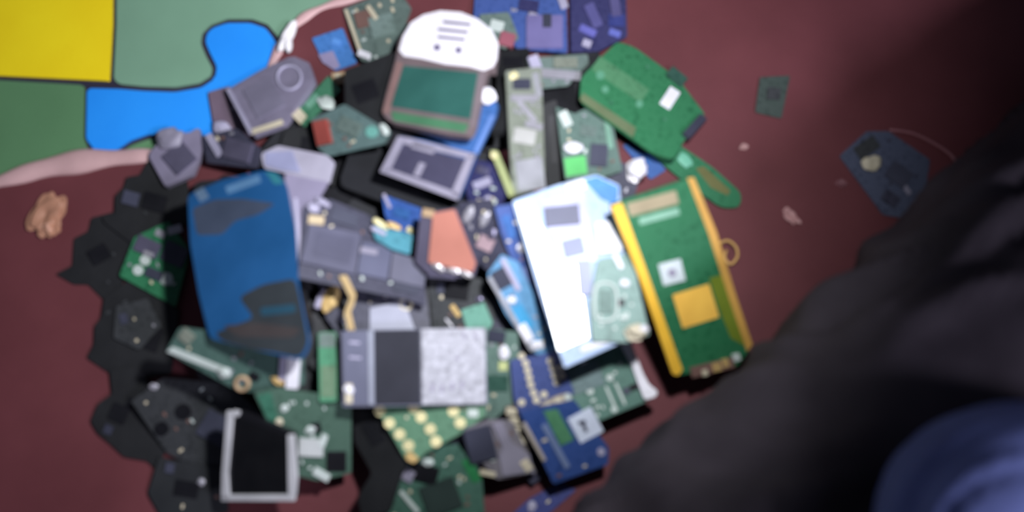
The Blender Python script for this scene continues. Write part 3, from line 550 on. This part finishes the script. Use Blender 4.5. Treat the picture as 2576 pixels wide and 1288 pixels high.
# ---- copper plate, teal piece, framed block, rounded display
B('blue board with gold contacts under the front of the grey framed block', [(960, 488), (1060, 524), (1050, 606), (990, 590), (968, 540)], pcb((46, 82, 150)),
  [('contact', Rc(1034, 580, 22, 14, 30), 1, PALEGOLD), ('chip', Rc(1012, 536, 40, 24, 18), .8, BLUE), ('bar', Rc(974, 506, 8, 40, -25), 1, LILAC)])
item('connector', 'teal connector with two gold springs left of the copper plate', 'connector', [(936, 566), (1038, 590), (1032, 640), (986, 626), (944, 600)], TEAL,
     [('spring_contact', Blob(956, 564, 22, 8, 28), 2, PALEGOLD), ('spring_contact', Blob(990, 570, 20, 8, 14), 2, GOLD), ('bar', Rc(952, 582, 40, 10, 25), 1, LILAC)], th=3, base='housing', group=HEAP)
item('copper_plate', 'salmon copper plate in a dark cradle with crumpled foil at its foot', 'plate', [(1058, 536), (1146, 524), (1200, 664), (1192, 700), (1076, 690), (1044, 660)], plastic((82, 78, 96)),
     [('copper_face', [(1090, 536), (1144, 526), (1198, 662), (1190, 684), (1078, 660)], 1.4, COPPER, {'label': 'smooth salmon copper face', 'rnd': 1}), ('contact', Rc(1078, 536, 30, 20, 10), 1.2, TAN), ('fold', Blob(1104, 672, 18, 9, 25), 2.4, FOIL), ('fold', Blob(1142, 680, 18, 8, 8), 2.2, FOIL), ('fold', Blob(1172, 688, 18, 8, 20), 2.4, FOIL), ('lip', Rc(1112, 694, 70, 12, 4), 1.2, SHIELD)], th=4, base='cradle', group=HEAP)
B('thick blue board under the rounded display with the green window', [(1026, 320), (1120, 330), (1226, 226), (1252, 262), (1246, 290), (1196, 392), (1170, 384)], pcb((48, 88, 144)),
  [('solder_blob', Blob(1226, 246, 24, 20, 20), 5, WHITE, {'label': 'round white blob'}), ('edge_strip', [(1192, 380), (1234, 290), (1246, 292), (1200, 392)], .6, plastic((94, 126, 184)))], th=4, tilt=.4)
item('display_block', 'thick blue block with a grey frame over dark windows at the centre', 'display', [(1002, 342), (1060, 352), (1198, 388), (1152, 504), (956, 432)], pcb((46, 84, 140)),
     [('frame_bar', [(1002, 342), (1022, 346), (982, 430), (956, 432)], 1, GREYP), ('frame_bar', [(956, 432), (982, 424), (1156, 486), (1152, 504)], 1, GREYP), ('frame_bar', [(1022, 345), (1198, 388), (1186, 400), (1016, 362)], 1, GREYP), ('frame_bar', [(1174, 396), (1198, 388), (1154, 500), (1136, 484)], 1, GREYP),
      ('frame_bar', [(1040, 356), (1098, 372), (1090, 388), (1034, 372)], 1, GREYP), ('frame_bar', [(1056, 408), (1072, 412), (1056, 446), (1040, 440)], 1, GREYP),
      ('window', [(1016, 362), (1186, 404), (1142, 482), (982, 424)], .5, plastic((64, 62, 82), .3), {'label': 'dark window'})], th=8, rnd=.8, base='block', group=HEAP, tilt=.4)
wl = [(1004, 128), (1014, 92), (1034, 58), (1066, 38), (1108, 28), (1160, 32), (1204, 50), (1238, 78), (1254, 112), (1250, 150), (1240, 168), (1216, 178), (1180, 168), (1120, 162), (1060, 148), (1016, 142)]
item('display_module', 'rounded phone display with a white half round label above a green window', 'display',
     [(960, 284), (970, 240), (996, 146), (1004, 100), (1034, 58), (1108, 26), (1204, 48), (1254, 110), (1244, 180), (1226, 176), (1196, 318), (1184, 342), (1120, 336), (980, 306)], plastic((112, 98, 100)),
     [('label_plate', wl, .5, mat((250, 246, 252), .5, 0, 'plain', .04), {'label': 'white half round label with dark printed lines'}),
      ('window', [(1016, 166), (1204, 184), (1186, 300), (984, 268)], .4, plastic((46, 94, 86), .45), {'label': 'green window'}), ('lower_band', [(984, 280), (1180, 312), (1170, 334), (990, 304)], .3, plastic((70, 118, 86)), {'label': 'green band'}),
      ('rim', [(962, 284), (976, 236), (998, 156), (1014, 158), (990, 240), (980, 288)], .6, plastic((136, 108, 104))), ('rim', [(1204, 180), (1224, 178), (1196, 318), (1180, 322)], .6, plastic((120, 108, 112)))]
     + [('printed_line', Rc(x, y, l, 7, 6), .1, GREYMARK, {'z': .5}) for x, y, l in ((1150, 60, 70), (1140, 79, 76), (1136, 98, 70))] + [('printed_dot', Ci(x, y, 9), .1, GREYMARK, {'z': .5}) for x, y in ((1100, 121), (1154, 128))], th=4, rnd=3, base='body', group=HEAP, tilt=.4)

# ------------------------------------------------------------------ loose things on the sheet
item('circuit_board', 'small dark board lying alone on the sheet at the upper right', CB, [(1912, 194), (1988, 190), (1966, 298), (1900, 282)], pcb((56, 68, 62)), [('chip', Rc(1946, 236, 34, 30, 5), .9, DARK)])
item('circuit_board', 'dark slate board with one pale spot, lying at the far right by the trousers', CB, [(2112, 392), (2180, 330), (2236, 330), (2340, 402), (2330, 470), (2268, 548), (2222, 540)], pcb((70, 76, 96)),
     [('solder_blob', Blob(2190, 413, 22, 17, -10), 3, CREAM, {'label': 'pale round blob'}), ('chip', Rc(2260, 440, 60, 46, 35), 1.2, DSLATE), ('bar', Rc(2268, 460, 12, 70, -35), 1, GREYP), ('chip', Rc(2240, 500, 44, 30, 35), 1, SLATE), ('shield_can', Rc(2180, 372, 60, 36, -35), 1, DARK)], smd=4, smdm=SLATE)
def scrap(label, px, py, rx, ry, h, m, ang=0, name='scrap', rough=.42):
    c = hit(px, py); o = empty(name, (c.x, c.y, 0.0003)); tag(o, label, 'scrap')
    b = bmesh.new(); add_blob(b, (0, 0, 0), rx * .00025, ry * .00025, h * MM, px, rough, math.radians(-ang), 4)
    link('crumple', b, m, o, False)
    b = bmesh.new(); add_blob(b, (rx * .00010, -ry * .00014, 0), rx * .00014, ry * .00011, h * 1.2 * MM, px + 3, rough, math.radians(20 - ang), 3)
    link('fold', b, m, o, False)
scrap('tan crumpled scrap of plastic on the sheet at the far left', 126, 545, 36, 52, 4, plastic((176, 128, 102)), 20, 'loose_scrap')
scrap('tiny pink white shard on the sheet right of the yellow edged board', 1986, 546, 24, 11, 2.5, plastic((186, 140, 138)), 50, 'plastic_shard')
scrap('tiny speck on the sheet right of the big bright green board', 1870, 370, 10, 8, 1.5, plastic((190, 150, 146)), 0, 'plastic_chip')
scrap('faint speck on the sheet below the dark slate board\'s left tip', 2115, 462, 12, 8, 1.5, plastic((130, 84, 90)), 0, 'plastic_chip')
scrap('bright white strip standing on the hem, above the grey shield box', 728, 98, 15, 48, 8, plastic((254, 246, 244)), 24, 'loose_scrap', .08)  # smooth elongated white lump on the hem
o = tag(empty('wire_loop', hit(1832, 636)), 'small loop of yellow wire beside the yellow edged board', 'wire')
b = bmesh.new(); c0 = hit(1832, 636)
add_tube(b, smooth_path([hit(x, y) - c0 + Vector((0, 0, z)) for x, y, z in ((1800, 618, .001), (1826, 608, .003), (1846, 626, .005), (1850, 650, .004), (1836, 666, .002), (1822, 650, .0013), (1826, 630, .001))], 6), .0010, 8)
link('wire', b, plastic((206, 160, 96)), o, True)
o = tag(empty('thread', hit(2320, 350)), 'faint pinkish thread curving over the dark slate board\'s far side', 'thread')
b = bmesh.new(); c0 = hit(2320, 350)
add_tube(b, smooth_path([hit(x, y) - c0 + Vector((0, 0, .0009)) for x, y in ((2236, 328), (2290, 336), (2340, 358), (2384, 386), (2404, 410))], 6), .0010, 8)
link('strand', b, plastic((150, 98, 104)), o, True)

# ------------------------------------------------------------------ the person: dark trousers and a blue sleeve at the lower right
per = tag(empty('person', (0.3, -0.2, 0)), 'person in dark creased trousers with a blue sleeve, sitting at the lower right', 'person')
def limb(name, path, radii, m, folds, seed, label, na=72, sub=14):
    pts = smooth_path(path, sub); rr = smooth_path([Vector((r, 0, 0)) for r in radii], sub)
    b = bmesh.new(); rings = []; k = len(pts); dist = 0
    for i, p in enumerate(pts):
        t = (pts[min(i + 1, k - 1)] - pts[max(i - 1, 0)]).normalized()
        if i: dist += (pts[i] - pts[i - 1]).length
        s = t.cross(Vector((0, 0, 1))).normalized(); u = s.cross(t)
        ring = []
        for j in range(na):
            an = 2 * math.pi * j / na
            dv = s * math.cos(an) + u * math.sin(an)
            q = Vector((math.cos(an) * 1.4, math.sin(an) * 1.4, dist * 16 + seed))
            tw = noise.noise(Vector((q.x * .8, q.y * .8, dist * 9 + seed * 2)))
            f = abs(noise.noise(Vector((math.cos(an + dist * 9 + tw) * 2.2, math.sin(an + dist * 9 + tw) * 2.2, dist * 13 + seed))))
            d = folds * (0.8 - 2.4 * math.sqrt(f * f + .006)) + folds * 0.5 * noise.noise(q * 2)
            ring.append(b.verts.new(p + dv * max(0.002, rr[i].x + d)))
        rings.append(ring)
    for i in range(k - 1):
        for j in range(na):
            b.faces.new((rings[i][j], rings[i][(j + 1) % na], rings[i + 1][(j + 1) % na], rings[i + 1][j]))
    b.faces.new(rings[0][::-1]); b.faces.new(rings[-1])
    o = link(name, b, m, None, True, label)
    o.parent = per; o.matrix_parent_inverse = Matrix.Translation(-per.location)
    return o
E0, E1 = hit(1450, 1288, 0, 0, .10), hit(2400, 440, 0, 0, .10)
dr = (E1 - E0); dr.z = 0; dr.normalize()
pp = Vector((dr.y, -dr.x, 0))
def axis(s, off, z): q = E0 + dr * s + pp * (off + .010); return Vector((q.x, q.y, z))
LEG = [axis(-.34, .11, .105), axis(-.14, .092, .098), axis(.03, .086, .092), axis(.18, .081, .088), axis(.34, .075, .082), axis(.44, .085, .078), axis(.46, .15, .072), axis(.36, .215, .066), axis(.20, .235, .062), axis(.0, .25, .058), axis(-.2, .27, .056)]
limb('trousers', LEG, [.098, .094, .090, .084, .078, .074, .068, .062, .058, .054, .05], mat((62, 56, 62), .85, 0, 'cloth', .3, 22, .15), .013, 3.0, 'dark creased trousers', 110, 34)
k0 = hit(2480, 1290, 0, 0, .205)
SLV = [k0 + Vector((.34, -.14, -.03)), k0 + Vector((.20, -.075, -.012)), k0 + Vector((.09, -.025, -.004)), k0 + Vector((.03, 0.006, -.004)), k0 + Vector((-.004, -.004, -.006)), k0 + Vector((-.002, -.05, -.004)), k0 + Vector((.03, -.13, .0)), k0 + Vector((.06, -.24, .01))]
limb('sleeve', SLV, [.044, .042, .036, .031, .028, .030, .033, .036], mat((116, 128, 184), .85, 0, 'cloth', .15, 30, .2), .003, 9.0, 'blue sleeve bent at the elbow', 72, 20)
